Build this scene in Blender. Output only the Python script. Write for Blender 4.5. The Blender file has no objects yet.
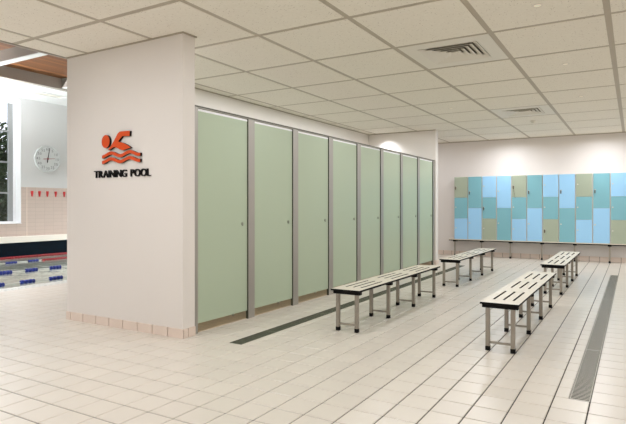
import bpy, math, random
from mathutils import Vector
random.seed(7)
scene = bpy.context.scene
COL = scene.collection
PI = math.pi

# ------------------------------------------------------------------ materials
def srgb(r, g, b):
    f = lambda c: (c/255/12.92) if c/255 <= 0.04045 else ((c/255+0.055)/1.055)**2.4
    return (f(r), f(g), f(b), 1)

MATS = {}
def mat(name, col, rough=0.5, metal=0.0, noise=0.0, nscale=8.0, bump=0.0, bscale=40.0, spec=0.5, emit=0.0, stretch=None):
    m = bpy.data.materials.new(name); m.use_nodes = True
    nt = m.node_tree; b = nt.nodes['Principled BSDF']
    c = srgb(*col)
    b.inputs['Base Color'].default_value = c
    b.inputs['Roughness'].default_value = rough
    b.inputs['Metallic'].default_value = metal
    b.inputs['Specular IOR Level'].default_value = spec
    if emit:
        b.inputs['Emission Color'].default_value = c
        b.inputs['Emission Strength'].default_value = emit
    if noise or bump:
        tc = nt.nodes.new('ShaderNodeTexCoord')
        src = tc.outputs['Object']
        if stretch:
            mp = nt.nodes.new('ShaderNodeMapping'); mp.inputs['Scale'].default_value = stretch
            nt.links.new(src, mp.inputs['Vector']); src = mp.outputs['Vector']
    if noise:
        n = nt.nodes.new('ShaderNodeTexNoise'); n.inputs['Scale'].default_value = nscale; n.inputs['Detail'].default_value = 4
        nt.links.new(src, n.inputs['Vector'])
        mx = nt.nodes.new('ShaderNodeMix'); mx.data_type = 'RGBA'
        mx.inputs[6].default_value = tuple(v*(1-noise) for v in c[:3])+(1,)
        mx.inputs[7].default_value = tuple(min(1, v*(1+noise)) for v in c[:3])+(1,)
        nt.links.new(n.outputs['Fac'], mx.inputs[0])
        nt.links.new(mx.outputs[2], b.inputs['Base Color'])
    if bump:
        n2 = nt.nodes.new('ShaderNodeTexNoise'); n2.inputs['Scale'].default_value = bscale
        nt.links.new(src, n2.inputs['Vector'])
        bp = nt.nodes.new('ShaderNodeBump'); bp.inputs['Strength'].default_value = bump; bp.inputs['Distance'].default_value = 0.01
        nt.links.new(n2.outputs['Fac'], bp.inputs['Height']); nt.links.new(bp.outputs['Normal'], b.inputs['Normal'])
    MATS[name] = m
    return m

def M(nt, op, a, b=None):
    n = nt.nodes.new('ShaderNodeMath'); n.operation = op
    for i, v in enumerate((a, b)):
        if v is None: continue
        if isinstance(v, (int, float)): n.inputs[i].default_value = v
        else: nt.links.new(v, n.inputs[i])
    return n.outputs[0]

def tiled(name, col, joint, axes, pitch, off, width, rough=0.35, var=0.04, spec=0.5):
    """tile pattern in world metres along two axes"""
    m = mat(name, col, rough, spec=spec); nt = m.node_tree; b = nt.nodes['Principled BSDF']
    tc = nt.nodes.new('ShaderNodeNewGeometry'); sp = nt.nodes.new('ShaderNodeSeparateXYZ')
    nt.links.new(tc.outputs['Position'], sp.inputs[0])
    masks = []; cells = []
    for ax, p, o in zip(axes, pitch, off):
        u = M(nt, 'DIVIDE', M(nt, 'SUBTRACT', sp.outputs[ax], o), p)
        fr = M(nt, 'FRACT', u)
        d = M(nt, 'MINIMUM', fr, M(nt, 'SUBTRACT', 1.0, fr))
        masks.append(M(nt, 'LESS_THAN', M(nt, 'MULTIPLY', d, p), width/2))
        cells.append(M(nt, 'FLOOR', u))
    mask = M(nt, 'MAXIMUM', *masks)
    cv = nt.nodes.new('ShaderNodeCombineXYZ'); nt.links.new(cells[0], cv.inputs[0]); nt.links.new(cells[1], cv.inputs[1])
    wn = nt.nodes.new('ShaderNodeTexWhiteNoise'); nt.links.new(cv.outputs[0], wn.inputs['Vector'])
    hs = nt.nodes.new('ShaderNodeMix'); hs.data_type = 'RGBA'
    c = srgb(*col)
    hs.inputs[6].default_value = tuple(v*(1-var) for v in c[:3])+(1,); hs.inputs[7].default_value = tuple(min(1, v*(1+var)) for v in c[:3])+(1,)
    nt.links.new(wn.outputs['Value'], hs.inputs[0])
    mx = nt.nodes.new('ShaderNodeMix'); mx.data_type = 'RGBA'
    nt.links.new(mask, mx.inputs[0]); nt.links.new(hs.outputs[2], mx.inputs[6]); mx.inputs[7].default_value = srgb(*joint)
    nt.links.new(mx.outputs[2], b.inputs['Base Color'])
    return m

TP, TX, TY = 0.2125, -0.244, 1.79          # floor tile pitch and origin
paint = mat('wall_paint', (226, 220, 214), 0.6, noise=0.015, nscale=3, bump=0.04, bscale=60)
paint_far = mat('far_wall_paint', (228, 222, 218), 0.6, noise=0.015, nscale=3)
paint_pool = mat('pool_wall_paint', (216, 216, 216), 0.6, noise=0.01, nscale=2)
white_gloss = mat('white_paint', (244, 245, 246), 0.45, noise=0.01)
grid_metal = mat('ceiling_grid', (180, 170, 153), 0.55, noise=0.02)
edge_trim = mat('ceiling_edge_trim', (174, 164, 148), 0.55, noise=0.02)
alu = mat('brushed_aluminium', (176, 172, 166), 0.42, 0.75, noise=0.04, nscale=20, stretch=(1, 1, 0.05))
alu_leg = mat('satin_anodised_aluminium', (156, 149, 138), 0.5, 0.45, noise=0.05, nscale=20, stretch=(1, 1, 0.05))
steel = mat('stainless_steel', (172, 166, 154), 0.42, 0.6, noise=0.05, nscale=60)
steel_olive = mat('steel_with_painted_reflection', (126, 128, 108), 0.45, 0.6, noise=0.08, nscale=60)  # stainless steel with the olive reflection of the doors painted in
channel = mat('drain_channel_and_bar_shade', (58, 56, 48), 0.6, 0.2, noise=0.1)
dark_strip = mat('dark_strip_finish', (76, 76, 62), 0.6, noise=0.05)
green_lam = mat('pale_green_laminate', (178, 192, 168), 0.32, noise=0.012, nscale=1.5)
grey_lam = mat('light_partition_laminate', (206, 204, 192), 0.5, noise=0.01)
cream_lam = mat('cream_laminate', (216, 208, 192), 0.38, noise=0.015, nscale=10)
black_pl = mat('black_plastic', (10, 9, 9), 0.65, noise=0.05, spec=0.2)
lock_grey = mat('satin_lock', (164, 170, 154), 0.35, 0.5, noise=0.03)
lk_green = mat('sage_green_locker', (166, 176, 156), 0.4, noise=0.015, nscale=2)
lk_teal = mat('teal_locker', (126, 182, 194), 0.4, noise=0.015, nscale=2)
lk_blue = mat('light_blue_locker', (158, 208, 244), 0.4, noise=0.015, nscale=2)
lk_body = mat('beige_locker_carcass', (212, 208, 200), 0.5, noise=0.015)
lock_white = mat('pale_lock', (214, 214, 205), 0.35, 0.2, noise=0.02)
key_band = mat('dark_key_band', (84, 62, 48), 0.6, noise=0.05)
orange = mat('orange_acrylic', (214, 78, 26), 0.4, noise=0.01)
black_sign = mat('black_acrylic', (12, 11, 12), 0.5, noise=0.02, spec=0.2)
skirt_tile = mat('skirting_tile', (226, 209, 196), 0.35, noise=0.04, nscale=5)
skirt_joint = mat('skirting_joint', (112, 92, 74), 0.8, noise=0.05)
tan_floor = tiled('tan_cubicle_floor_tile', (186, 164, 132), (140, 122, 98), (0, 1), (0.106, 0.106), (0, 0), 0.004, 0.4, 0.03)
grout = mat('floor_grout', (40, 34, 29), 0.85, noise=0.08, nscale=30)
red = mat('red_plastic', (140, 22, 30), 0.45, noise=0.03)
red_mark = mat('red_enamel', (200, 48, 50), 0.45, noise=0.03)
blue_fl = mat('blue_plastic', (18, 40, 128), 0.4, noise=0.03)
white_fl = mat('white_plastic', (214, 214, 208), 0.4, noise=0.02)
black_ink = mat('black_ink', (40, 40, 42), 0.5, noise=0.02)
dial_m = mat('clock_face', (212, 215, 215), 0.5, noise=0.01)
grey_ink = mat('grey_ink', (138, 140, 142), 0.5, noise=0.02)
coping_m = mat('pale_stone_coping', (240, 234, 222), 0.4, noise=0.02)
navy_tile = tiled('navy_tile', (5, 20, 31), (10, 26, 38), (1, 2), (0.15, 0.075), (0, 0.02), 0.004, 0.6, 0.15, spec=0.1)
pool_tile = tiled('pinkish_wall_tile', (198, 181, 170), (180, 164, 154), (1, 2), (0.25, 0.1), (0.03, 0.02), 0.006, 0.4, 0.02)
basin_tile = tiled('pool_basin_tile', (214, 210, 203), (170, 160, 146), (0, 1), (0.2, 0.2), (0, 0), 0.006, 0.4, 0.03)
beam_grey = mat('grey_beam_paint', (166, 158, 150), 0.6, noise=0.02)
upvc = mat('white_window_frame', (245, 246, 248), 0.4, noise=0.01)
frame_grey = mat('grey_glazing_bar', (150, 152, 152), 0.5, 0.2, noise=0.02)
bark = mat('bark', (70, 58, 46), 0.9, noise=0.3, nscale=10)
leaf = mat('dark_green_leaf', (52, 68, 40), 0.7, noise=0.5, nscale=1.5)
lawn = mat('grass_ground', (92, 112, 70), 0.95, noise=0.2, nscale=2)
glow = mat('lamp_lens', (255, 244, 226), 0.4, emit=0.12, noise=0.01)
shade_dark = mat('vent_painted_shade', (176, 168, 152), 0.7, noise=0.03)  # darker copy of the vent white, paints shade into throat and louvre backs
vent_white = mat('vent_white_metal', (226, 221, 210), 0.45, noise=0.01)

# floor tiles: each tile its own tone
floor_m = tiled('cream_floor_tile', (213, 205, 193), (213, 205, 193), (0, 1), (TP, TP), (TX, TY), 0.0, 0.28, 0.025, 0.5)
# mineral fibre ceiling tile: pale with fine dark pinholes
fib = mat('mineral_fibre_tile', (222, 209, 190), 0.85)
def _fib():
    nt = fib.node_tree; b = nt.nodes['Principled BSDF']
    g = nt.nodes.new('ShaderNodeNewGeometry')
    v = nt.nodes.new('ShaderNodeTexVoronoi'); v.inputs['Scale'].default_value = 40
    nt.links.new(g.outputs['Position'], v.inputs['Vector'])
    n = nt.nodes.new('ShaderNodeTexNoise'); n.inputs['Scale'].default_value = 45; n.inputs['Detail'].default_value = 5
    nt.links.new(g.outputs['Position'], n.inputs['Vector'])
    wn = nt.nodes.new('ShaderNodeSeparateColor'); nt.links.new(v.outputs['Color'], wn.inputs[0])
    hole = M(nt, 'MULTIPLY', M(nt, 'LESS_THAN', v.outputs['Distance'], 0.19), M(nt, 'GREATER_THAN', wn.outputs[0], 0.55))
    mx = nt.nodes.new('ShaderNodeMix'); mx.data_type = 'RGBA'
    mx.inputs[6].default_value = srgb(228, 222, 209); mx.inputs[7].default_value = srgb(241, 236, 225)
    nt.links.new(n.outputs['Fac'], mx.inputs[0])
    m2 = nt.nodes.new('ShaderNodeMix'); m2.data_type = 'RGBA'
    nt.links.new(M(nt, 'MULTIPLY', hole, 0.5), m2.inputs[0]); nt.links.new(mx.outputs[2], m2.inputs[6]); m2.inputs[7].default_value = srgb(140, 124, 106)
    nt.links.new(m2.outputs[2], b.inputs['Base Color'])
_fib()
# timber boards running along Y
wood = mat('timber_boards', (140, 84, 42), 0.5)
def _wood():
    nt = wood.node_tree; b = nt.nodes['Principled BSDF']
    g = nt.nodes.new('ShaderNodeNewGeometry'); sp = nt.nodes.new('ShaderNodeSeparateXYZ'); nt.links.new(g.outputs['Position'], sp.inputs[0])
    u = M(nt, 'DIVIDE', sp.outputs[0], 0.12); fr = M(nt, 'FRACT', u)
    line = M(nt, 'LESS_THAN', fr, 0.07)
    wn = nt.nodes.new('ShaderNodeTexWhiteNoise'); wn.noise_dimensions = '1D'; nt.links.new(M(nt, 'FLOOR', u), wn.inputs['W'])
    mp = nt.nodes.new('ShaderNodeMapping'); mp.inputs['Scale'].default_value = (9, 0.8, 1); nt.links.new(g.outputs['Position'], mp.inputs[0])
    n = nt.nodes.new('ShaderNodeTexNoise'); n.inputs['Scale'].default_value = 2.2; n.inputs['Detail'].default_value = 5; nt.links.new(mp.outputs[0], n.inputs['Vector'])
    f = M(nt, 'ADD', M(nt, 'MULTIPLY', wn.outputs['Value'], 0.45), M(nt, 'MULTIPLY', n.outputs['Fac'], 0.6))
    mx = nt.nodes.new('ShaderNodeMix'); mx.data_type = 'RGBA'; nt.links.new(f, mx.inputs[0])
    mx.inputs[6].default_value = srgb(58, 30, 12); mx.inputs[7].default_value = srgb(146, 92, 46)
    m2 = nt.nodes.new('ShaderNodeMix'); m2.data_type = 'RGBA'; nt.links.new(line, m2.inputs[0]); nt.links.new(mx.outputs[2], m2.inputs[6]); m2.inputs[7].default_value = srgb(70, 40, 22)
    nt.links.new(m2.outputs[2], b.inputs['Base Color'])
_wood()
# pool water: clear, glossy at a grazing angle, rippled
water = bpy.data.materials.new('pool_water'); water.use_nodes = True
def _water():
    nt = water.node_tree; nt.nodes.clear()
    out = nt.nodes.new('ShaderNodeOutputMaterial'); mixs = nt.nodes.new('ShaderNodeMixShader')
    tr = nt.nodes.new('ShaderNodeBsdfTransparent'); tr.inputs[0].default_value = (0.86, 0.93, 0.92, 1)
    gl = nt.nodes.new('ShaderNodeBsdfGlossy'); gl.inputs['Roughness'].default_value = 0.03
    fr = nt.nodes.new('ShaderNodeFresnel'); fr.inputs['IOR'].default_value = 1.33
    g = nt.nodes.new('ShaderNodeNewGeometry')
    n = nt.nodes.new('ShaderNodeTexNoise'); n.inputs['Scale'].default_value = 3.0; n.inputs['Detail'].default_value = 2
    nt.links.new(g.outputs['Position'], n.inputs['Vector'])
    bp = nt.nodes.new('ShaderNodeBump'); bp.inputs['Strength'].default_value = 0.12; bp.inputs['Distance'].default_value = 0.1
    nt.links.new(n.outputs['Fac'], bp.inputs['Height'])
    nt.links.new(bp.outputs[0], gl.inputs['Normal']); nt.links.new(bp.outputs[0], fr.inputs['Normal'])
    nt.links.new(fr.outputs[0], mixs.inputs[0]); nt.links.new(tr.outputs[0], mixs.inputs[1]); nt.links.new(gl.outputs[0], mixs.inputs[2])
    nt.links.new(mixs.outputs[0], out.inputs[0])
_water()
glass = bpy.data.materials.new('window_glass'); glass.use_nodes = True
def _glass():
    nt = glass.node_tree; nt.nodes.clear()
    out = nt.nodes.new('ShaderNodeOutputMaterial'); mixs = nt.nodes.new('ShaderNodeMixShader')
    tr = nt.nodes.new('ShaderNodeBsdfTransparent'); tr.inputs[0].default_value = (0.95, 0.96, 0.97, 1)
    gl = nt.nodes.new('ShaderNodeBsdfGlossy'); gl.inputs['Roughness'].default_value = 0.0
    fr = nt.nodes.new('ShaderNodeFresnel'); fr.inputs['IOR'].default_value = 1.3
    nt.links.new(fr.outputs[0], mixs.inputs[0]); nt.links.new(tr.outputs[0], mixs.inputs[1]); nt.links.new(gl.outputs[0], mixs.inputs[2])
    nt.links.new(mixs.outputs[0], out.inputs[0])
_glass()

# ------------------------------------------------------------------ mesh helpers
class MB:
    def __init__(s): s.v = []; s.f = []; s.m = []
    def add(s, vs, fs, m=0):
        o = len(s.v); s.v += [tuple(p) for p in vs]
        for k, f in enumerate(fs):
            s.f.append(tuple(i+o for i in f)); s.m.append(m[k] if isinstance(m, (list, tuple)) else m)
        return s
    def box(s, x0, x1, y0, y1, z0, z1, m=0):
        vs = [(x, y, z) for z in (z0, z1) for y in (y0, y1) for x in (x0, x1)]
        fs = [(0, 2, 3, 1), (4, 5, 7, 6), (0, 1, 5, 4), (2, 6, 7, 3), (0, 4, 6, 2), (1, 3, 7, 5)]  # bottom top front back left right
        return s.add(vs, fs, m)
    def cyl(s, c, r, a, b, axis=2, n=20, m=0, r2=None, caps=True):
        """cylinder/cone along an axis from a to b around centre c (2 coords of the other axes, in order)"""
        r2 = r if r2 is None else r2
        vs = []
        for t, rr in ((a, r), (b, r2)):
            for k in range(n):
                u, w = c[0]+rr*math.cos(2*PI*k/n), c[1]+rr*math.sin(2*PI*k/n)
                vs.append((t, u, w) if axis == 0 else (u, t, w) if axis == 1 else (u, w, t))
        fs = [(k, (k+1) % n, n+(k+1) % n, n+k) for k in range(n)]
        if caps: fs += [tuple(range(n-1, -1, -1)), tuple(range(n, 2*n))]
        return s.add(vs, fs, m)
    def prism(s, pts, y0, y1, mf=0, ms=0):
        """outline in XZ, front at y0 (towards -Y), back at y1"""
        n = len(pts)
        vs = [(x, y0, z) for x, z in pts]+[(x, y1, z) for x, z in pts]
        fs = [tuple(range(n)), tuple(range(2*n-1, n-1, -1))]+[(k, n+k, n+(k+1) % n, (k+1) % n) for k in range(n)]
        return s.add(vs, fs, [mf, ms]+[ms]*n)
    def grid_slab(s, xs, ys, holes, z0, z1, mt=0, ms=1):
        """slab made of cells between the cuts xs, ys with some cells left open"""
        for i in range(len(xs)-1):
            for j in range(len(ys)-1):
                if (i, j) in holes: continue
                a, b, c, d = xs[i], xs[i+1], ys[j], ys[j+1]
                s.add([(a, c, z1), (b, c, z1), (b, d, z1), (a, d, z1)], [(0, 1, 2, 3)], mt)
                s.add([(a, c, z0), (a, d, z0), (b, d, z0), (b, c, z0)], [(0, 1, 2, 3)], ms)
                solid = lambda p, q: 0 <= p < len(xs)-1 and 0 <= q < len(ys)-1 and (p, q) not in holes
                if not solid(i-1, j): s.add([(a, d, z0), (a, c, z0), (a, c, z1), (a, d, z1)], [(0, 1, 2, 3)][::-1], ms)
                if not solid(i+1, j): s.add([(b, c, z0), (b, d, z0), (b, d, z1), (b, c, z1)], [(0, 1, 2, 3)], ms)
                if not solid(i, j-1): s.add([(a, c, z0), (b, c, z0), (b, c, z1), (a, c, z1)], [(0, 1, 2, 3)], ms)
                if not solid(i, j+1): s.add([(b, d, z0), (a, d, z0), (a, d, z1), (b, d, z1)], [(0, 1, 2, 3)], ms)
        return s
    def build(s, name, mats, parent=None, loc=(0, 0, 0), smooth=False, bevel=0.0):
        me = bpy.data.meshes.new(name); me.from_pydata(s.v, [], s.f)
        if not isinstance(mats, (list, tuple)): mats = [mats]
        for m in mats: me.materials.append(m)
        me.polygons.foreach_set('material_index', s.m)
        if smooth: me.polygons.foreach_set('use_smooth', [len(p.vertices) == 4 for p in me.polygons])
        me.update()
        o = bpy.data.objects.new(name, me); COL.objects.link(o); o.location = loc
        if parent: o.parent = parent
        if bevel:
            bv = o.modifiers.new('bevel', 'BEVEL'); bv.width = bevel; bv.segments = 2; bv.limit_method = 'ANGLE'
        return o

def tag(o, label, cat, group=None, kind=None):
    o['label'] = label; o['category'] = cat
    if group: o['group'] = group
    if kind: o['kind'] = kind
    return o
def thing(name, label, cat, loc=(0, 0, 0), group=None):
    o = bpy.data.objects.new(name, None); COL.objects.link(o); o.location = loc
    o.empty_display_size = 0.1
    return tag(o, label, cat, group)
def struct(o, label=None, cat=None):
    o['kind'] = 'structure'
    if label: o['label'] = label
    if cat: o['category'] = cat
    return o
def dup(root, loc, label, group=None):
    r = root.copy(); COL.objects.link(r); r.location = loc; r['label'] = label
    if group: r['group'] = group
    for ch in list(root.children):
        c = ch.copy(); COL.objects.link(c); c.parent = r
        for g in list(ch.children):
            d = g.copy(); COL.objects.link(d); d.parent = c
    return r

# ------------------------------------------------------------------ room dimensions
H = 2.9
XL, XWALL = -5.49, -3.72             # sign wall from .. to
CX = -3.743                          # cubicle front line
YF = 13.22                           # far wall
XR, YB = 2.6, -2.2                   # right wall, wall behind the camera
XPE = -8.09                          # pool edge
XPW = -14.0                          # pool hall window wall

# floor: real tiles with recessed joints
LD = (TX-14*TP-0.018, -3.105, 3.70, TY+43*TP)     # left drain x0,x1,y0,y1
RD = (-0.367, TX, 3.70, TY+42*TP)          # right drain
def make_floor():
    m = MB(); g = 0.0066; gb = 0.0034; d = 0.0042
    i0, i1 = math.floor((XPE-TX)/TP), math.ceil((XR-TX)/TP)
    j0, j1 = math.floor((YB-TY)/TP), math.ceil((16-TY)/TP)
    for i in range(i0, i1):
        for j in range(j0, j1):
            x0, x1, y0, y1 = TX+i*TP, TX+(i+1)*TP, TY+j*TP, TY+(j+1)*TP
            if y0 > YF and x1 > XL: continue
            x0, x1, y0, y1 = max(x0, XPE), min(x1, XR), max(y0, YB), y1
            for D in (LD, RD):
                if y0 >= D[2]-0.01 and y1 <= D[3]+0.01 and x0 < D[1]-0.01 and x1 > D[0]+0.01:
                    if D is LD and x0 < D[0]-0.05: x1 = D[0]
                    elif D is LD: x0 = D[1]
                    else: x1 = D[0]
            a, b, c, e = x0+g, x1-g, y0+g, y1-g
            vs = [(a, c, 0), (b, c, 0), (b, e, 0), (a, e, 0), (x0+gb, y0+gb, -d), (x1-gb, y0+gb, -d), (x1-gb, y1-gb, -d), (x0+gb, y1-gb, -d)]
            m.add(vs, [(0, 1, 2, 3), (4, 5, 1, 0), (5, 6, 2, 1), (6, 7, 3, 2), (7, 4, 0, 3)], [0, 0, 0, 0, 0])
    # joint bed with the two channels left open
    xs = [XPE, LD[0], LD[1], RD[0], RD[1], XR]; ys = [YB, LD[2], RD[3], LD[3], 16]
    holes = {(1, 1), (1, 2), (3, 1)}
    m.grid_slab(xs, ys, holes, -0.12, -d, 1, 1)
    return m.build('floor', [floor_m, grout])
struct(make_floor())

# ceiling of square mineral fibre tiles in a metal grid
VENTS = [(-1.69, 5.545), (-1.69, 9.575)]
def make_ceiling():
    m = MB(); bar = 0.027
    gx = [XL-0.02]+[-5.14+0.985*k for k in range(0, 8)]+[XR]
    gx = [XL-0.02, -5.14, -4.15, -3.165, -2.18, -1.19, -0.195, 0.79, 1.78, XR]
    gy = [YB]+[3.03+1.006*k for k in range(-5, 11)]+[YF]
    gy = [y for y in gy if YB <= y <= YF]
    for i in range(len(gx)-1):
        for j in range(len(gy)-1):
            a, b, c, e = gx[i], gx[i+1], gy[j], gy[j+1]
            if e-c < 0.12: continue
            if any(a < vx < b and c < vy < e for vx, vy in VENTS): continue
            m.box(a+bar, b-bar, c+bar, e-bar, H-0.001, H+0.02, 0)
    vx = VENTS[0][0]; o = 0.33
    m.grid_slab([gx[0], vx-o, vx+o, XR], [YB, VENTS[0][1]-o, VENTS[0][1]+o, VENTS[1][1]-o, VENTS[1][1]+o, YF], {(1, 1), (1, 3)}, H+0.003, H+0.14, 1, 1)
    return m.build('ceiling', [fib, grid_metal]), gx, gy
ceil_o, GX, GY = make_ceiling(); struct(ceil_o)

# walls
struct(MB().box(XL, XWALL, 3.6, 3.752, 0, H+0.01).build('wall_sign', paint))
struct(MB().box(XL, -5.32, 3.752, 10.84, 0, H+0.01).build('wall_cubicle_back', paint))
struct(MB().box(XL, XWALL, 10.84, 11.0, 0, H+0.01).build('wall_cubicle_end', paint))
struct(MB().box(XL-0.12, XL, 11.0, YF, 0, H+0.01).build('wall_left', paint))
struct(MB().box(XL-0.12, XR+0.15, YF, YF+0.15, 0, H+0.01).build('wall_far', paint_far))
struct(MB().box(XR, XR+0.15, YB, YF, 0, H+0.01).build('wall_right', paint))
struct(MB().box(XL-0.02, XR+0.15, YB-0.15, YB, 0, H+0.01).build('wall_back', paint))
# upstand closing the step between the tiled ceiling and the higher pool hall
struct(MB().box(XL-0.06, XL-0.02, YB-0.9, 16, H-0.004, 4.45).build('wall_upstand', beam_grey))

# shadow-gap trims where walls meet the ceiling
tr = MB(); t = 0.012
tr.box(XL, XWALL+t, 3.6-t, 3.6, H-0.014, H); tr.box(XWALL, XWALL+t, 3.6, 3.77, H-0.014, H)
tr.box(-5.32, -5.32+t, 3.768, 10.84, H-0.014, H); tr.box(-5.32, XWALL, 10.84-t, 10.84, H-0.014, H)
tr.box(XL, XR, YF-t, YF, H-0.014, H)
struct(tr.build('trim_1', edge_trim))

# tiled skirtings
def skirting(name, runs, h=0.088):
    m = MB()
    for axis, a, b, face, out, off in runs:       # axis 0: along X at y=face; axis 1: along Y at x=face; out = +-1 outward
        k = math.floor((a-off)/0.2145)
        th = 0.012*out; tb = 0.005*out
        lo, hi = sorted((face, face+tb))
        if axis == 0: m.box(a, b, lo, hi, 0, h-0.001, 1)
        else: m.box(lo, hi, a, b, 0, h-0.001, 1)
        lo, hi = sorted((face, face+th))
        while off+k*0.2145 < b:
            s, e = max(a, off+k*0.2145+0.0045), min(b, off+(k+1)*0.2145-0.0045)
            if e-s > 0.01:
                if axis == 0: m.box(s, e, lo, hi, 0, h, 0)
                else: m.box(lo, hi, s, e, 0, h, 0)
            k += 1
    return struct(m.build(name, [skirt_tile, skirt_joint]))
skirting('baseboard_sign', [(0, XL, XWALL+0.012, 3.6, -1, -5.412), (1, 3.6, 3.752, XWALL, 1, 3.66)])
skirting('baseboard_far', [(0, XL, XR, YF, -1, TX)], 0.11)
skirting('baseboard_cubicle', [(1, 3.77, 10.84, -5.32, 1, 3.77), (0, -5.3, XWALL+0.012, 10.84, -1, -5.3), (1, 10.84, 11.0, XWALL, 1, 10.9)])
skirting('baseboard_right', [(1, YB, YF-0.02, XR, -1, 0)])

struct(MB().box(-5.31, CX-0.034, 3.77, 10.83, -0.001, 0.003).build('floor_cubicle', tan_floor))
# ------------------------------------------------------------------ drains
def drain(D, label, joints, gm, fw=0.007):
    t = thing('floor_drain', label, 'drain', ((D[0]+D[1])/2, D[2], 0), 'linear floor drains')
    w = (D[1]-D[0])/2; L = D[3]-D[2]
    c = MB(); c.box(-w, w, 0, L, -0.115, -0.10); c.box(-w, -w+0.004, 0, L, -0.10, -0.0005); c.box(w-0.004, w, 0, L, -0.10, -0.0005)
    c.box(-w, w, 0, 0.004, -0.10, -0.0005); c.box(-w, w, L-0.004, L, -0.10, -0.0005)
    c.build('channel', channel, t)
    f = MB(); f.box(-w, -w+fw, 0, L, -0.012, 0.001); f.box(w-fw, w, 0, L, -0.012, 0.001)
    f.box(-w, w, 0, 0.006, -0.012, 0.001); f.box(-w, w, L-0.006, L, -0.012, 0.001)
    f.build('edge_frame', gm, t)
    js = [0.006]+[j-D[2] for j in joints]+[L-0.006]
    for a, b in zip(js[:-1], js[1:]):
        g = MB(); n = int((b-a)/0.027); p = (b-a)/n
        for k in range(n): g.box(-w+0.008, w-0.008, a+k*p+0.002, a+k*p+0.002+p*0.5, -0.024, -0.001, [0, 0, 1, 1, 0, 0])  # bar sides in the channel colour, shade between bars painted in
        g.box(-w+0.008, w-0.008, a, a+0.003, -0.01, -0.002); g.box(-w+0.008, w-0.008, b-0.003, b, -0.01, -0.002)
        for x in (-w*0.45, w*0.45): g.box(x-0.003, x+0.003, a, b, -0.02, -0.008)
        g.build('grating', [gm, channel], t)
drain(RD, 'long steel slotted floor drain at the right, right of the near bench', [5.06, 7.9], steel)
drain(LD, 'long dark floor drain running along the foot of the green cubicles', [4.25, 5.25, 6.25, 7.25, 8.25, 9.25, 10.1], steel_olive, 0.002)

# ------------------------------------------------------------------ changing cubicles
PIL = [(3.765, 3.819), (4.588, 4.702), (5.466, 5.585), (6.355, 6.475), (7.222, 7.345), (8.085, 8.20), (8.955, 9.065), (9.83, 9.94), (10.728, 10.835)]
ZT = 2.243
hd = thing('cubicle_head_rail', 'thin grey metal rail along the tops of all the green cubicle doors', 'rail', (CX, 3.765, ZT-0.022))
MB().box(-0.035, 0.004, 0, 10.838-3.765, 0, 0.022).build('rail', alu, hd)
MB().box(0.004, 0.007, 0, 10.838-3.765, 0.006, 0.017).build('dark_cover_strip', dark_strip, hd)
names = ['green cubicle nearest the white sign wall, widest in view', 'second green cubicle counted from the sign wall', 'third green cubicle counted from the sign wall, left of the first bench end',
         'fourth green cubicle from the sign wall, behind the near left bench', 'fifth green cubicle from the sign wall, middle of the row behind the bench',
         'third green cubicle counted back from the far end of the row', 'last but one green cubicle towards the far end of the row', 'last green cubicle, against the far white end wall']
for k in range(8):
    p0, p1 = PIL[k]; q0 = PIL[k+1][0]
    t = thing('changing_cubicle', names[k], 'changing cubicle', (CX, p0, 0), 'changing cubicles with pale green doors')
    w = p1-p0; sw = 0.004 if k else 0.003
    pl = MB().box(-0.03, 0, sw, w, 0.0, ZT-0.022).build('pilaster', alu, t)
    MB().box(-0.034, 0.0005, 0.0, sw-0.0002, 0.0, ZT-0.022).build('dark_edge_strip', dark_strip, pl)  # thin dark strip along the pilaster edge
    d0, d1 = w+0.002, q0-p0-0.002
    dr = MB().box(-0.030, -0.012, d0, d1, 0.092, 2.193).build('door', green_lam, t, bevel=0.002)
    MB().box(-0.030, -0.0115, d0, d1, 2.193, 2.214).build('top_capping', white_gloss, dr)
    yl = d1-0.085
    lk = MB().cyl((yl, 1.058), 0.020, -0.012, -0.006, 0, 20).cyl((yl, 1.066), 0.010, -0.006, -0.001, 0, 16)
    lk.box(-0.006, 0.001, yl-0.006, yl+0.006, 1.036, 1.062)
    lk.build('door_lock', lock_grey, dr)
    if k < 7:
        MB().box(-1.57, -0.05, q0-p0+0.03, q0-p0+0.043, 0.12, 2.19).build('partition', grey_lam, t)
        for x in (-0.25, -1.35): MB().cyl((x, q0-p0+0.0365), 0.014, 0, 0.12, 2, 12).build('partition_foot', alu, t)
p0, p1 = PIL[8]
t = thing('end_post', 'slim grey metal post closing the cubicle row at its far end wall', 'post', (CX, p0, 0))
MB().box(-0.03, 0, 0.014, p1-p0+0.004, 0, ZT-0.022).build('post', alu, t)
MB().box(-0.034, 0.001, 0, 0.0138, 0, ZT-0.022).build('dark_edge_strip', dark_strip, t)

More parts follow.
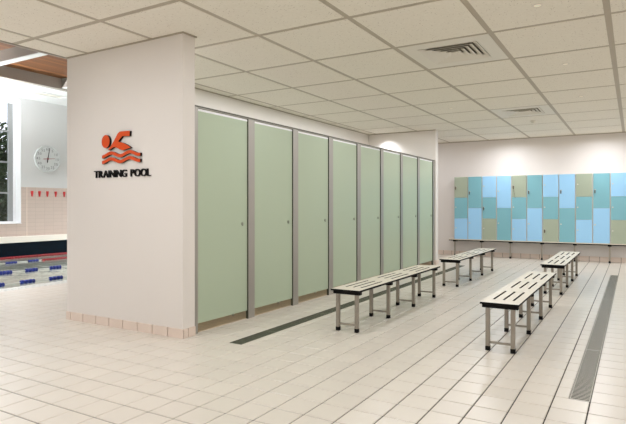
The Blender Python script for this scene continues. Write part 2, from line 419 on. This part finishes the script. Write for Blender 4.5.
# ------------------------------------------------------------------ slatted benches
def make_bench(label, loc):
    t = thing('bench', label, 'bench', loc, 'slatted cream benches on square metal legs')
    L = 2.45; W = 0.162
    yl = [0.055, 0.82, 1.585, 2.35]                       # leg pairs
    xs = [-W]; ys = [0.0]
    for c in (-0.085, 0.0, 0.085): xs += [c-0.0105, c+0.0105]
    xs.append(W)
    for a, b in zip(yl[:-1], yl[1:]): c = (a+b)/2; ys += [c-0.255, c+0.255]
    ys.append(L)
    holes = {(i, j) for i in (1, 3, 5) for j in (1, 3, 5)}
    MB().grid_slab(xs, ys, holes, 0.406, 0.424, 0, 1).build('seat', [cream_lam, black_pl], t)
    for k, y in enumerate(yl):
        MB().box(-0.152, 0.152, y-0.024, y+0.024, 0.372, 0.406).build('bracket', black_pl, t, bevel=0.003)
        for x in (-0.106, 0.106):
            lg = MB().box(x-0.0175, x+0.0175, y-0.0175, y+0.0175, 0.036, 0.374).build('leg', alu_leg, t, bevel=0.002)
            MB().box(x-0.0195, x+0.0195, y-0.0195, y+0.0195, 0.0, 0.040).build('foot', black_pl, lg, bevel=0.004)
        MB().box(-0.09, 0.09, y-0.009, y+0.009, 0.062, 0.080).build('stretcher', alu_leg, t)
    for x in (-0.12, 0.12):
        MB().box(x-0.008, x+0.008, 0.06, L-0.06, 0.392, 0.406).build('side_rail', black_pl, t)
    return t
b0 = make_bench('long cream bench nearest the green cubicles, left of the two closer benches', (-2.5, 4.555, 0))
dup(b0, (-1.003, 4.555, 0), 'nearest bench at the right, slotted cream top seen end on beside the steel drain')
dup(b0, (-2.5, 7.935, 0), 'far cream bench in the middle, in front of the left end of the lockers')
dup(b0, (-1.003, 7.935, 0), 'far cream bench at the right, directly beyond the nearest right bench')

# ------------------------------------------------------------------ lockers
LY0, LZ0, LZ1 = 12.95, 0.432, 1.985
LX0, LP = -3.961, 0.3512
G, T, B = lk_green, lk_teal, lk_blue
cols = [([G, T, B], [1, 0, 0]), ([T, B], [1, 0]), ([B, T, G], [0, 1, 0]), ([B, T], [0, 0]), ([G, T, B], [1, 0, 0]), ([T, B], [1, 0]),
        ([B, T, G], [0, 0, 1]), ([B, T], [1, 0]), ([G, T, B], [0, 0, 0]), ([T, B], [1, 0]), ([B, T, G], [0, 0, 0])]
cl = ['green over teal over blue three-door locker column at the left end of the row', 'teal over blue two-door locker column, second from the left end',
      'blue over teal over green locker column, third from the left end', 'blue over teal two-door locker column, fourth from the left end',
      'green over teal over blue locker column in mid row with hanging key', 'teal over blue two-door locker column at the middle of the row, sixth from left',
      'blue over teal over green locker column, seventh from left, key in its bottom door', 'blue over teal two-door locker column, fourth from the right edge of the photo',
      'green over teal over blue locker column, third from the right edge', 'teal over blue two-door locker column, second from the right edge',
      'blue over teal over green locker column cut by the right edge of the photo']
DZ = LZ1-LZ0
for k, (dc, keys) in enumerate(cols):
    t = thing('locker_column', cl[k], 'locker', (LX0+k*LP, LY0, LZ0), 'coloured lockers above the wall bench')
    MB().box(0.0015, LP-0.0015, 0.012, YF-LY0-0.001, 0, DZ).build('carcass', lk_body, t)
    n = len(dc); h = DZ/n
    for q, m_ in enumerate(dc):
        z1 = DZ-q*h-0.002; z0 = DZ-(q+1)*h+0.002
        d = MB().box(0.013, LP-0.013, -0.006, 0.0118, z0, z1).build('door', m_, t, bevel=0.0015)
        zc = (z0+z1)/2+0.02; xl = 0.047
        MB().cyl((xl, zc), 0.016, -0.006, -0.012, 1, 16).cyl((xl, zc), 0.008, -0.012, -0.018, 1, 12).build('lock', lock_white, d)
        if keys[q]:
            kb = MB().box(xl-0.004, xl+0.004, -0.034, -0.018, zc-0.010, zc+0.010)
            kb.box(xl-0.011, xl+0.011, -0.036, -0.026, zc-0.075, zc-0.008)
            if k == 4: kb.add([(xl, -0.03, zc-0.07), (xl+0.004, -0.03, zc-0.07), (xl+0.045, -0.012, zc-0.30), (xl+0.038, -0.012, zc-0.30)], [(0, 1, 2, 3), (3, 2, 1, 0)])
            kb.build('key_band', key_band, d)
LXE = LX0+11*LP
t = thing('wall_bench', 'long thin wall bench under the coloured lockers on slim legs', 'bench', (0, LY0, 0))
sb = MB(); sb.box(-4.085, LXE+0.05, -0.045, YF-LY0-0.002, 0.412, 0.4315, [0, 0, 0, 0, 0, 0]).build('seat', cream_lam, t)
MB().box(-4.085, LXE+0.05, -0.035, YF-LY0-0.03, 0.388, 0.412).build('underframe', black_pl, t)
for x in (-3.945, -3.272, -2.585, -1.872, -1.168, -0.463):
    MB().box(x-0.035, x+0.035, -0.03, 0.16, 0.366, 0.388).build('bracket', black_pl, t)
    lg = MB().box(x-0.0165, x+0.0165, -0.006, 0.027, 0.03, 0.367).build('leg', alu_leg, t)
    MB().cyl((x, 0.0105), 0.024, 0, 0.05, 2, 16, r2=0.02).build('foot', black_pl, lg)

# ------------------------------------------------------------------ sign on the wall
sg = thing('pool_sign', 'raised orange swimmer and waves above black TRAINING POOL lettering', 'sign', (-4.585, 3.6, 1.55))
def P(x, z): return ((x+4.284)*0.962+0.301+0.014, z-1.552)
D1 = 0.026
n = 32
MB().prism([P(-4.838+0.066*math.cos(2*PI*k/n), 1.927+0.068*math.sin(2*PI*k/n)) for k in range(n)], -D1, 0, 0, 1).build('swimmer_head', [orange, black_sign], sg)
body = [(-4.800, 1.834), (-4.76, 1.842), (-4.71, 1.862), (-4.665, 1.858), (-4.61, 1.834), (-4.565, 1.822), (-4.52, 1.828), (-4.438, 1.845),
        (-4.49, 1.872), (-4.56, 1.898), (-4.635, 1.916), (-4.572, 1.966), (-4.457, 1.962), (-4.452, 2.014), (-4.610, 2.016), (-4.64, 2.0), (-4.72, 1.908)]
MB().prism([P(*p) for p in body], -D1, 0, 0, 1).build('swimmer_body', [orange, black_sign], sg)
for zc in (1.786, 1.726):
    top, bot = [], []
    for k in range(41):
        x = -4.898+0.604*k/40; z = zc-0.017*math.cos(2*PI*(k/40)*2.05)
        top.append(P(x, z+0.0165)); bot.append(P(x, z-0.0165))
    w = MB(); nn = 41
    vs = [(x, -D1, z) for x, z in bot]+[(x, -D1, z) for x, z in top]+[(x, 0, z) for x, z in bot]+[(x, 0, z) for x, z in top]
    fs = []; ms = []
    for k in range(40):
        fs += [(k, k+1, nn+k+1, nn+k), (2*nn+k+1, 2*nn+k, 3*nn+k, 3*nn+k+1), (k+1, k, 2*nn+k, 2*nn+k+1), (nn+k, nn+k+1, 3*nn+k+1, 3*nn+k)]; ms += [0, 1, 1, 1]
    fs += [(0, nn, 3*nn, 2*nn), (nn-1, 3*nn-1, 4*nn-1, 2*nn-1)]; ms += [1, 1]
    w.add(vs, fs, ms); w.build('wave', [orange, black_sign], sg)

def glyph(ch, bold=0.004, ext=0.1):
    cu = bpy.data.curves.new('glyph', 'FONT'); cu.body = ch; cu.size = 1.0; cu.offset = bold; cu.extrude = ext; cu.resolution_u = 4
    ob = bpy.data.objects.new('glyph', cu); COL.objects.link(ob)
    dg = bpy.context.evaluated_depsgraph_get()
    me = bpy.data.meshes.new_from_object(ob.evaluated_get(dg))
    vs = [tuple(v.co) for v in me.vertices]; fs = [tuple(p.vertices) for p in me.polygons]
    bpy.data.objects.remove(ob); bpy.data.curves.remove(cu); bpy.data.meshes.remove(me)
    return vs, fs
def word(txt, xa, xb, za, zb, mt, parent, depth):
    gl = [glyph(c) for c in txt]; gap = 0.058
    ws = [(min(v[0] for v in g[0]), max(v[0] for v in g[0])) for g in gl]
    tot = sum(b-a for a, b in ws)+gap*(len(txt)-1); sx = (xb-xa)/tot
    zlo = min(v[1] for v in gl[0][0]); zhi = max(v[1] for v in gl[0][0]); sz = (zb-za)/(zhi-zlo)
    cur = 0
    for (vs, fs), (a, b) in zip(gl, ws):
        m = MB(); m.add([(xa+(cur+v[0]-a)*sx, -depth if v[2] > 0 else 0, za+(v[1]-zlo)*sz) for v in vs], fs)
        m.build('letter', mt, parent); cur += b-a+gap
word('TRAINING', -5.005+4.585, -4.497+4.585, 0.0, 0.074, black_sign, sg, 0.018)
word('POOL', -4.435+4.585, -4.150+4.585, 0.0, 0.074, black_sign, sg, 0.018)

# ------------------------------------------------------------------ ceiling fittings
def vent(cx, cy, label):
    ax = [x for x in GX if x < cx][-1]; bx = [x for x in GX if x > cx][0]
    ay = [y for y in GY if y < cy][-1]; by = [y for y in GY if y > cy][0]
    ox, oy = (ax+bx)/2, (ay+by)/2
    t = thing('ceiling_vent', label, 'air vent', (ox, oy, H), 'square four-way air vents in the ceiling')
    hx, hy = (bx-ax)/2-0.027, (by-ay)/2-0.027; r = 0.315
    MB().grid_slab([-hx, -r, r, hx], [-hy, -r, r, hy], {(1, 1)}, 0.0, 0.012, 0, 0).build('panel', vent_white, t)
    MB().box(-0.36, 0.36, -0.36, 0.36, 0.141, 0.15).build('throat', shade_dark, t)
    for q in range(5):
        ro = r-0.004-q*0.058; ri = ro-0.060
        zo, zi = -0.004, 0.025
        vs = []
        for rr, zz in ((ro, zo), (ri, zi), (ri, zi+0.002), (ro, zo+0.004)):
            vs += [(-rr, -rr, zz), (rr, -rr, zz), (rr, rr, zz), (-rr, rr, zz)]
        fs = []
        for s_ in range(4):
            a, b = s_*4, ((s_+1) % 4)*4
            for k in range(4): fs.append((a+k, b+k, b+(k+1) % 4, a+(k+1) % 4))
        # vertex (ring corner, level): rows are outer-low, inner-high, inner-top, outer-top
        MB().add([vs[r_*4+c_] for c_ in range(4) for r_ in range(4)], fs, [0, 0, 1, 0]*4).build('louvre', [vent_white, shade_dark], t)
    MB().box(-0.03, 0.03, -0.03, 0.03, 0.0, 0.05).build('centre_plate', vent_white, t)
vent(*VENTS[0], 'larger-looking square louvred air vent, nearer one in the tiled ceiling')
vent(*VENTS[1], 'farther square louvred air vent in the ceiling above the lockers side')
dls = [(-0.69, 4.545, 'nearest small round downlight at the top right of the ceiling'), (-0.69, 6.57, 'second small round downlight in the right row, level with the near vent tiles'),
       (-0.69, 8.62, 'third small round downlight in the right row, right of the far vent'), (-2.69, 8.62, 'small round downlight alone in the ceiling left of the far vent')]
base = None
for x, y, lb in dls:
    if base is None:
        base = thing('downlight', lb, 'ceiling light', (x, y, H-0.001), 'small recessed downlights')
        ring = MB()
        nn = 24; vs = []
        for rr, zz in ((0.044, 0.0), (0.042, -0.004), (0.030, -0.003), (0.028, 0.0)):
            vs += [(rr*math.cos(2*PI*k/nn), rr*math.sin(2*PI*k/nn), zz) for k in range(nn)]
        fs = [(s_*nn+k, s_*nn+(k+1) % nn, (s_+1)*nn+(k+1) % nn, (s_+1)*nn+k) for s_ in range(3) for k in range(nn)]
        ring.add(vs, fs).build('trim_ring', vent_white, base)
        MB().cyl((0, 0), 0.028, -0.003, -0.001, 2, 24).build('lens', glow, base)
    else: dup(base, (x, y, H-0.001), lb)
sd = thing('smoke_detector', 'small round white smoke detector on the ceiling beyond the far vent', 'smoke detector', (-1.69, 10.62, H-0.001))
MB().cyl((0, 0), 0.055, -0.018, 0.0, 2, 24, r2=0.058).build('base', vent_white, sd)
MB().cyl((0, 0), 0.028, -0.05, -0.018, 2, 24, r2=0.046).build('sensor_head', vent_white, sd)

# ------------------------------------------------------------------ pool hall
WY0, WY1, WZ0, WZ1 = 3.4, 7.90, 0.80, 4.02           # window opening
PY0, PY1 = -3.0, 16.0
w = MB(); th = 0.30
w.box(XPW-th, XPW, PY0, WY0, 0.40, 4.5); w.box(XPW-th, XPW, WY1, PY1, 1.757, 4.5)
w.box(XPW-th, XPW, WY0, WY1, WZ1, 4.5)
struct(w.build('wall_pool', paint_pool))
w = MB(); w.box(XPW-th, XPW, WY1, PY1, -0.2, 1.757); w.box(XPW-th, XPW, WY0, WY1, -0.2, WZ0); w.box(XPW-th, XPW, PY0, WY0, -0.2, 0.40)
struct(w.build('wall_pool_tiled', pool_tile))
struct(MB().box(XPW, XPW+0.003, 8.045, 8.060, 0.47, 1.757).build('trim_2', skirt_tile))
# window: white lining, frame, bars, panes
lin = MB(); a = 0.012
lin.box(XPW-th, XPW+0.004, WY1-a, WY1, WZ0, WZ1); lin.box(XPW-th, XPW+0.004, WY0, WY0+a, WZ0, WZ1)
lin.box(XPW-th, XPW+0.03, WY0, WY1, WZ0, WZ0+0.02); lin.box(XPW-th, XPW+0.004, WY0, WY1, WZ1-a, WZ1)
win = struct(lin.build('window_1', upvc))
fr = MB(); x0, x1 = XPW-0.27, XPW-0.20
fr.box(x0, x1, WY1-0.085, WY1-a, WZ0+0.02, WZ1-a); fr.box(x0, x1, WY0+a, WY0+0.085, WZ0+0.02, WZ1-a)
fr.box(x0, x1, WY0+0.085, WY1-0.085, WZ0+0.02, WZ0+0.06); fr.box(x0, x1, WY0+0.085, WY1-0.085, WZ1-0.08, WZ1-a)
fr.build('window_frame', upvc, win)
bars = MB(); x0, x1 = XPW-0.26, XPW-0.21
for z in (1.60, 2.40, 3.20): bars.box(x0, x1, WY0+0.085, WY1-0.085, z-0.022, z+0.022)
for y in (WY1-0.165, WY1-1.70, WY1-3.1): bars.box(x0+0.002, x1-0.002, y-0.04, y+0.08 if y > 7 else y+0.04, WZ0+0.06, WZ1-0.08)
bars.build('glazing_bar', frame_grey, win)
MB().box(XPW-0.240, XPW-0.232, WY0+0.085, WY1-0.085, WZ0+0.06, WZ1-0.08).build('pane', glass, win)
# raised end of the pool: coping, navy tiles
struct(MB().box(XPW, XPW+0.16, PY0, PY1, 0.315, 0.472).build('trim_3', coping_m, bevel=0.012))
struct(MB().box(XPW, XPW+0.10, PY0, PY1, -0.10, 0.315).build('wall_pool_end', navy_tile))
# basin
bs = MB(); WZ = -0.065
bs.box(XPW, XPE, PY0, PY1, -1.35, -1.30); bs.box(XPW, XPW+0.10, PY0, PY1, -1.30, -0.10)
bs.box(XPE-0.32, XPE-0.002, PY0, PY1, -1.30, -0.16); bs.box(XPW+0.1, XPE-0.32, PY0-0.1, PY0, -1.3, 0); bs.box(XPW+0.1, XPE-0.32, PY1, PY1+0.1, -1.3, 0)
struct(bs.build('wall_pool_basin', basin_tile))
wt = MB().add([(XPW+0.1, PY0, WZ), (XPE-0.32, PY0, WZ), (XPE-0.32, PY1, WZ), (XPW+0.1, PY1, WZ)], [(0, 1, 2, 3)]).build('pool_water', water)
tag(wt, 'rippled clear pool water behind the left edge of the sign wall', 'water', kind='stuff')
# overflow grating along the near edge
og = thing('overflow_grating', 'white slatted overflow grating along the near edge of the pool', 'grating', (XPE-0.16, PY0, 0))
MB().box(-0.16, 0.158, 0, PY1-PY0, -0.16, -0.10).build('gutter', channel, og)
g = MB(); y = 3.6-PY0
while y < 6.4-PY0: g.box(-0.155, 0.155, y, y+0.062, -0.03, -0.004); y += 0.10
for x in (-0.155, 0.0, 0.135): g.box(x, x+0.02, 3.6-PY0, 6.4-PY0, -0.032, -0.006)
g.box(-0.158, 0.157, 0, 3.6-PY0, -0.03, -0.006); g.box(-0.158, 0.157, 6.4-PY0, PY1-PY0, -0.03, -0.006)
g.build('slats', white_fl, og)
# lane ropes: strings of floats in coloured runs
def float_run(y0, y1, mt, parent, r=0.052):
    m = MB(); y = y0; nn = 12
    while y < y1-0.01:
        e = min(y+0.07, y1)-0.008
        prof = [(y, 0.03), (y+0.012, r), (e-0.012, r), (e, 0.03)]
        vs = [(rr*math.cos(2*PI*k/nn), yy, rr*math.sin(2*PI*k/nn)) for yy, rr in prof for k in range(nn)]
        fs = [(s_*nn+k, (s_+1)*nn+k, (s_+1)*nn+(k+1) % nn, s_*nn+(k+1) % nn) for s_ in range(3) for k in range(nn)]
        fs += [tuple(range(nn)), tuple(range(4*nn-1, 3*nn-1, -1))]
        m.add(vs, fs); y += 0.07
    return m.build('float_run', mt, parent, smooth=True)
def lane(x, ph, y0, y1, label, redfrom=None, r=0.04):
    t = thing('lane_rope', label, 'lane rope', (x, 0, WZ+0.012), 'floating lane ropes on the pool')
    MB().cyl((0, 0), 0.008, y0-0.5, y1+0.5, 1, 8).build('cable', white_fl, t)
    k = math.floor((y0-ph)/0.51)
    while ph+k*0.51 < y1:
        a = ph+k*0.51
        if redfrom and a >= redfrom-0.05: break
        float_run(a, a+0.25, blue_fl, t, r); k += 1
    if redfrom: float_run(redfrom, y1, red, t, r)
lane(-9.17, 5.164, 4.2, 6.2, 'lane rope closest to the near pool edge, blue and white floats', r=0.036)
lane(-10.77, 6.165, 5.2, 7.4, 'second lane rope out from the near edge, blue and white floats')
lane(-12.58, 6.755, 6.2, 9.6, 'third lane rope out, its blue run turning to red', 7.60, 0.025)
lane(-13.78, 7.0, 6.2, 10.4, 'farthest lane rope, mostly red, below the dark tiled pool wall', 7.0, 0.028)

# pace clock
ck = thing('pace_clock', 'round white pace clock with black and red hands on the pool wall', 'clock', (XPW, 8.60, 2.545))
R = 0.362
MB().cyl((0, 0), R-0.014, 0.004, 0.035, 0, 48).build('dial', dial_m, ck, smooth=True)
rim = MB(); nn = 48; vs = []
for rr, xx in ((R, 0.0), (R+0.004, 0.03), (R-0.006, 0.05), (R-0.022, 0.046), (R-0.022, 0.03)):
    vs += [(xx, rr*math.cos(2*PI*k/nn), rr*math.sin(2*PI*k/nn)) for k in range(nn)]
rim.add(vs, [(s_*nn+k, s_*nn+(k+1) % nn, (s_+1)*nn+(k+1) % nn, (s_+1)*nn+k) for s_ in range(4) for k in range(nn)]).build('rim', dial_m, ck, smooth=True)
nm = MB(); tk = MB()
for k in range(12):
    txt = str(60 if k == 0 else 5*k); an = PI/2-2*PI*k/12
    gs = [glyph(c, 0.01, 0) for c in txt]
    cy, cz = 0.26*math.cos(an), 0.26*math.sin(an); cw = 0.058
    for q, (vs, fs) in enumerate(gs):
        mx = (min(v[0] for v in vs)+max(v[0] for v in vs))/2
        # numerals face +X; reading direction seen from the room runs along +Y
        nm.add([(0.0362, cy+(q-(len(txt)-1)/2)*cw+(v[0]-mx)*0.095, cz+(v[1]-0.35)*0.095) for v in vs], fs)
for k in range(60):
    an = 2*PI*k/60; l = 0.026 if k % 5 == 0 else 0.013; wd = 0.004 if k % 5 == 0 else 0.002
    c, s_ = math.cos(an), math.sin(an); r0, r1 = 0.335-l, 0.335
    tk.add([(0.0361, r0*c-wd*s_, r0*s_+wd*c), (0.0361, r0*c+wd*s_, r0*s_-wd*c), (0.0361, r1*c+wd*s_, r1*s_-wd*c), (0.0361, r1*c-wd*s_, r1*s_+wd*c)], [(0, 1, 2, 3)])
nm.build('numerals', grey_ink, ck); tk.build('minute_marks', grey_ink, ck)
def hand(name, an, l, tail, wd, mt, x):
    c, s_ = math.cos(an), math.sin(an); m = MB()
    pr = [(-tail, -wd), (l, -wd*0.6), (l, wd*0.6), (-tail, wd)]
    pts = [(r*c-w_*s_, r*s_+w_*c) for r, w_ in pr]
    vs = [(x, a, b) for a, b in pts]+[(x+0.003, a, b) for a, b in pts]
    m.add(vs, [(3, 2, 1, 0), (4, 5, 6, 7)]+[(k, (k+1) % 4, 4+(k+1) % 4, 4+k) for k in range(4)]).build(name, mt, ck)
hand('minute_hand', PI/2-0.17, 0.30, 0.10, 0.013, black_ink, 0.038)
hand('hour_hand', PI*1.5-0.12, 0.11, 0.02, 0.013, black_ink, 0.0415)
hand('second_hand', 0.10, 0.20, 0.13, 0.008, red, 0.045)
MB().cyl((0, 0), 0.02, 0.036, 0.052, 0, 16).build('hub', red, ck)

# red pointed markers on the tiled band
mk = ['first red pointed marker from the left on the pink tiles, beside the window', 'second red pointed marker from the left on the pink pool wall tiles', 'middle one of the five red pointed markers under the clock',
      'fourth red pointed marker from the left, below the clock\'s right edge', 'last red pointed marker at the right, next to the sign wall edge']
for y, lb in zip((8.184, 8.388, 8.605, 8.839, 9.087), mk):
    t = thing('wall_marker', lb, 'marker', (XPW, y, 1.585), 'red pointed markers on the pool wall')
    m = MB(); pts = [(-0.030, 0.075), (-0.028, 0.03), (-0.010, -0.075), (0.010, -0.075), (0.028, 0.03), (0.030, 0.075)]
    nn = len(pts)
    vs = [(0.022, a, b) for a, b in pts]+[(0.0, a, b) for a, b in pts]
    m.add(vs, [tuple(range(nn)), tuple(range(2*nn-1, nn-1, -1))]+[(k, nn+k, nn+(k+1) % nn, (k+1) % nn) for k in range(nn)]).build('plate', red_mark, t)
    MB().cyl((0, 0.03), 0.012, 0.022, 0.045, 0, 12).build('hook', red_mark, t)

# roof of the hall: timber boards, beams, white soffit by the window wall
struct(MB().box(-12.2, XL-0.02, PY0, PY1, 4.30, 4.36).build('ceiling_timber', wood))
struct(MB().box(-14.0, -12.10, PY0, PY1, 4.085, 4.10).build('ceiling_soffit', white_gloss))
struct(MB().box(-12.10, -11.93, PY0, PY1, 4.05, 4.30).build('beam_edge', beam_grey))
lt = thing('recessed_soffit_panel', 'long pale recessed panel in the white soffit above the pool window', 'panel', (-12.95, 7.1, 4.083))
MB().grid_slab([-0.17, -0.14, 0.14, 0.17], [-1.3, -1.27, 1.27, 1.3], {(1, 1)}, -0.018, 0.0, 0, 0).build('frame', white_gloss, lt)
MB().box(-0.14, 0.14, -1.27, 1.27, -0.006, -0.002).build('diffuser', vent_white, lt)
for y in (-0.2, 1.77, 3.74, 5.713, 7.685, 9.66, 11.63, 13.6):
    if y < 5 or y > 8.5: continue
    b = struct(MB().box(-11.93, XL-0.06, y, y+0.15, 4.085, 4.30).build('beam_cross', beam_grey))
    MB().box(-11.93, XL-0.06, y, y+0.15, 4.070, 4.085).build('beam_flange', white_gloss, b)
# other sides of the hall
struct(MB().box(XPW-th, XL-0.02, PY1, PY1+0.15, -0.2, 4.5).build('wall_pool_far', paint_pool))
struct(MB().box(XPW-th, XL-0.02, PY0-0.15, PY0, -0.2, 4.5).build('wall_pool_near', paint_pool))

# ------------------------------------------------------------------ outdoors
struct(MB().box(-60, XPW-th, -40, 60, -0.35, -0.25).build('ground', lawn))
def tree(name, label, loc, h, r, n, seed, zlo):
    rnd = random.Random(seed)
    t = thing(name, label, 'tree', loc, 'trees beyond the pool window')
    tm = MB(); prev = None; nn = 10
    prof = [(0, 0.16), (h*0.35, 0.12), (h*0.7, 0.07), (h*0.95, 0.02)]
    vs = [(rr*math.cos(2*PI*k/nn), rr*math.sin(2*PI*k/nn), zz) for zz, rr in prof for k in range(nn)]
    tm.add(vs, [(s_*nn+k, s_*nn+(k+1) % nn, (s_+1)*nn+(k+1) % nn, (s_+1)*nn+k) for s_ in range(3) for k in range(nn)])
    blobs = []
    for q in range(16):
        an = rnd.uniform(0, 2*PI); zb = rnd.uniform(h*0.3, h*0.8); l = rnd.uniform(0.4, 0.95)*r
        d = Vector((math.cos(an), math.sin(an), rnd.uniform(0.3, 0.9))); a = Vector((0, 0, zb)); b = a+d*l
        p = d.cross(Vector((0, 0, 1))).normalized()*0.02; u = Vector((0, 0, 0.02))
        tm.add([a-p-u, a+p-u, a+p+u, a-p+u, b-p*.4, b+p*.4, b+p*.4+u*.4, b-p*.4+u*.4], [(0, 1, 5, 4), (1, 2, 6, 5), (2, 3, 7, 6), (3, 0, 4, 7)])
        blobs.append((b, rnd.uniform(0.3, 0.55)*r))
    for q in range(14): blobs.append((Vector((rnd.uniform(-.6, .6)*r, rnd.uniform(-.6, .6)*r, rnd.uniform(zlo, h*0.75))), rnd.uniform(.4, .7)*r))
    tm.build('trunk', bark, t)
    lm = MB()
    for q in range(n):
        c, rr = rnd.choice(blobs)
        d = Vector((rnd.gauss(0, 1), rnd.gauss(0, 1), rnd.gauss(0, 1))).normalized()*rr*rnd.uniform(0.5, 1)
        o = c+d
        if o.z < 0.02: continue
        nrm = Vector((rnd.gauss(0, 1), rnd.gauss(0, 1), rnd.gauss(0, 1))).normalized()
        a = nrm.orthogonal().normalized(); b = nrm.cross(a); s_ = rnd.uniform(0.06, 0.12)
        lm.add([o-a*s_, o-b*s_*.5, o+a*s_, o+b*s_*.5], [(0, 1, 2, 3)])
    lm.build('foliage', leaf, t)
tree('tree', 'dark leafy tree close behind the pool window', (-17.8, 8.95, -0.25), 4.35, 1.05, 5200, 3, 0.2)
tree('tree', 'dense dark shrub-like tree filling the lower window', (-22.5, 12.3, -0.25), 2.9, 1.5, 5200, 5, 0.1)

# ------------------------------------------------------------------ light
world = bpy.data.worlds.new('sky'); scene.world = world; world.use_nodes = True
bg = world.node_tree.nodes['Background']
bg.inputs[0].default_value = (0.90, 0.92, 1.0, 1); bg.inputs[1].default_value = 2.2

WARM = (1.0, 1.025, 1.075)
def area(name, loc, size, power, color=WARM, rot=(0, 0, 0), spread=PI, sy=None):
    l = bpy.data.lights.new(name, 'AREA'); l.shape = 'RECTANGLE' if sy else 'DISK'; l.size = size
    if sy: l.size_y = sy
    l.energy = power; l.color = color; l.spread = spread
    o = bpy.data.objects.new(name, l); COL.objects.link(o); o.location = loc; o.rotation_euler = rot
    return o
def spot(name, loc, power, ang, blend, color=WARM, tilt=(0, 0, 0)):
    l = bpy.data.lights.new(name, 'SPOT'); l.energy = power; l.spot_size = math.radians(ang); l.spot_blend = blend; l.color = color; l.shadow_soft_size = 0.03
    o = bpy.data.objects.new(name, l); COL.objects.link(o); o.location = loc; o.rotation_euler = tilt
    return o
PW = 14
for x in (-2.69, -0.69, 1.3):
    for y in (-1.4, 0.6, 2.4, 4.545, 6.57, 8.62, 10.6):
        area('downlight_and_fill_lamp', (x, y, H-0.02), 0.16, PW*(0.72 if y < 1.5 else 0.68 if y < 4 else 0.72 if x > 0 else 0.8 if y < 9 else 1.1))  # grid of downlights; rows without fittings are added fill
for x in (-4.6,):
    for y in (-1.2, 0.5, 1.95): area('downlight_and_fill_lamp', (x, y, H-0.02), 0.16, PW*1.42)  # unseen lamps added to brighten the sign wall, no fittings
for x in (-2.62, -0.60, 1.4):
    area("washer_and_fill_lamp", (x, 12.42, H-0.02), 0.16, 16, spread=math.radians(165))
area('washer_and_fill_lamp', (-4.6, 12.0, H-0.02), 0.16, 9)  # added fill for the far wall's left end, no washer there
spot('cubicle_and_fill_lamp', (-4.83, 10.58, H-0.02), 42, 128, 1.0)
for y in (4.15, 5.05, 5.95, 6.85, 7.75, 8.65, 9.55): area('cubicle_and_fill_lamp', (-4.42, y, H-0.02), 0.14, 10.5)  # added row without fittings, brightens the wall and ceiling above the cubicles
# fill lamps added to brighten the pool hall, unseen and without fittings
area('pool_hall_fill', (-9.5, 2.2, 4.0), 1.0, 210, (0.95, 0.97, 1.0), spread=math.radians(115))
area('pool_hall_fill', (-9.5, 11.0, 4.0), 1.0, 430, (0.95, 0.97, 1.0), spread=math.radians(140))
area('soffit_fill', (-13.1, 5.2, 2.9), 0.3, 380, (0.96, 0.98, 1.0), rot=(PI, 0, 0))  # added without a fitting to whiten the soffit

# ------------------------------------------------------------------ camera
cam = bpy.data.cameras.new('camera'); co = bpy.data.objects.new('camera', cam); COL.objects.link(co)
co.location = (0, 0, 1.25); co.rotation_euler = (PI/2, 0, 0.50913)
cam.sensor_width = 36; cam.lens = 524.44/626*36; cam.shift_x = -28/626; cam.shift_y = -5.66/626
cam.clip_end = 200
scene.camera = co
scene.view_settings.view_transform = 'Standard'; scene.view_settings.look = 'None'
scene.view_settings.exposure = 0.0; scene.view_settings.gamma = 1.0; scene.view_settings.use_curve_mapping = False
scene.cycles.use_denoising = True
scene.cycles.max_bounces = 10; scene.cycles.diffuse_bounces = 6; scene.cycles.transparent_max_bounces = 12
scene.cycles.sample_clamp_indirect = 6
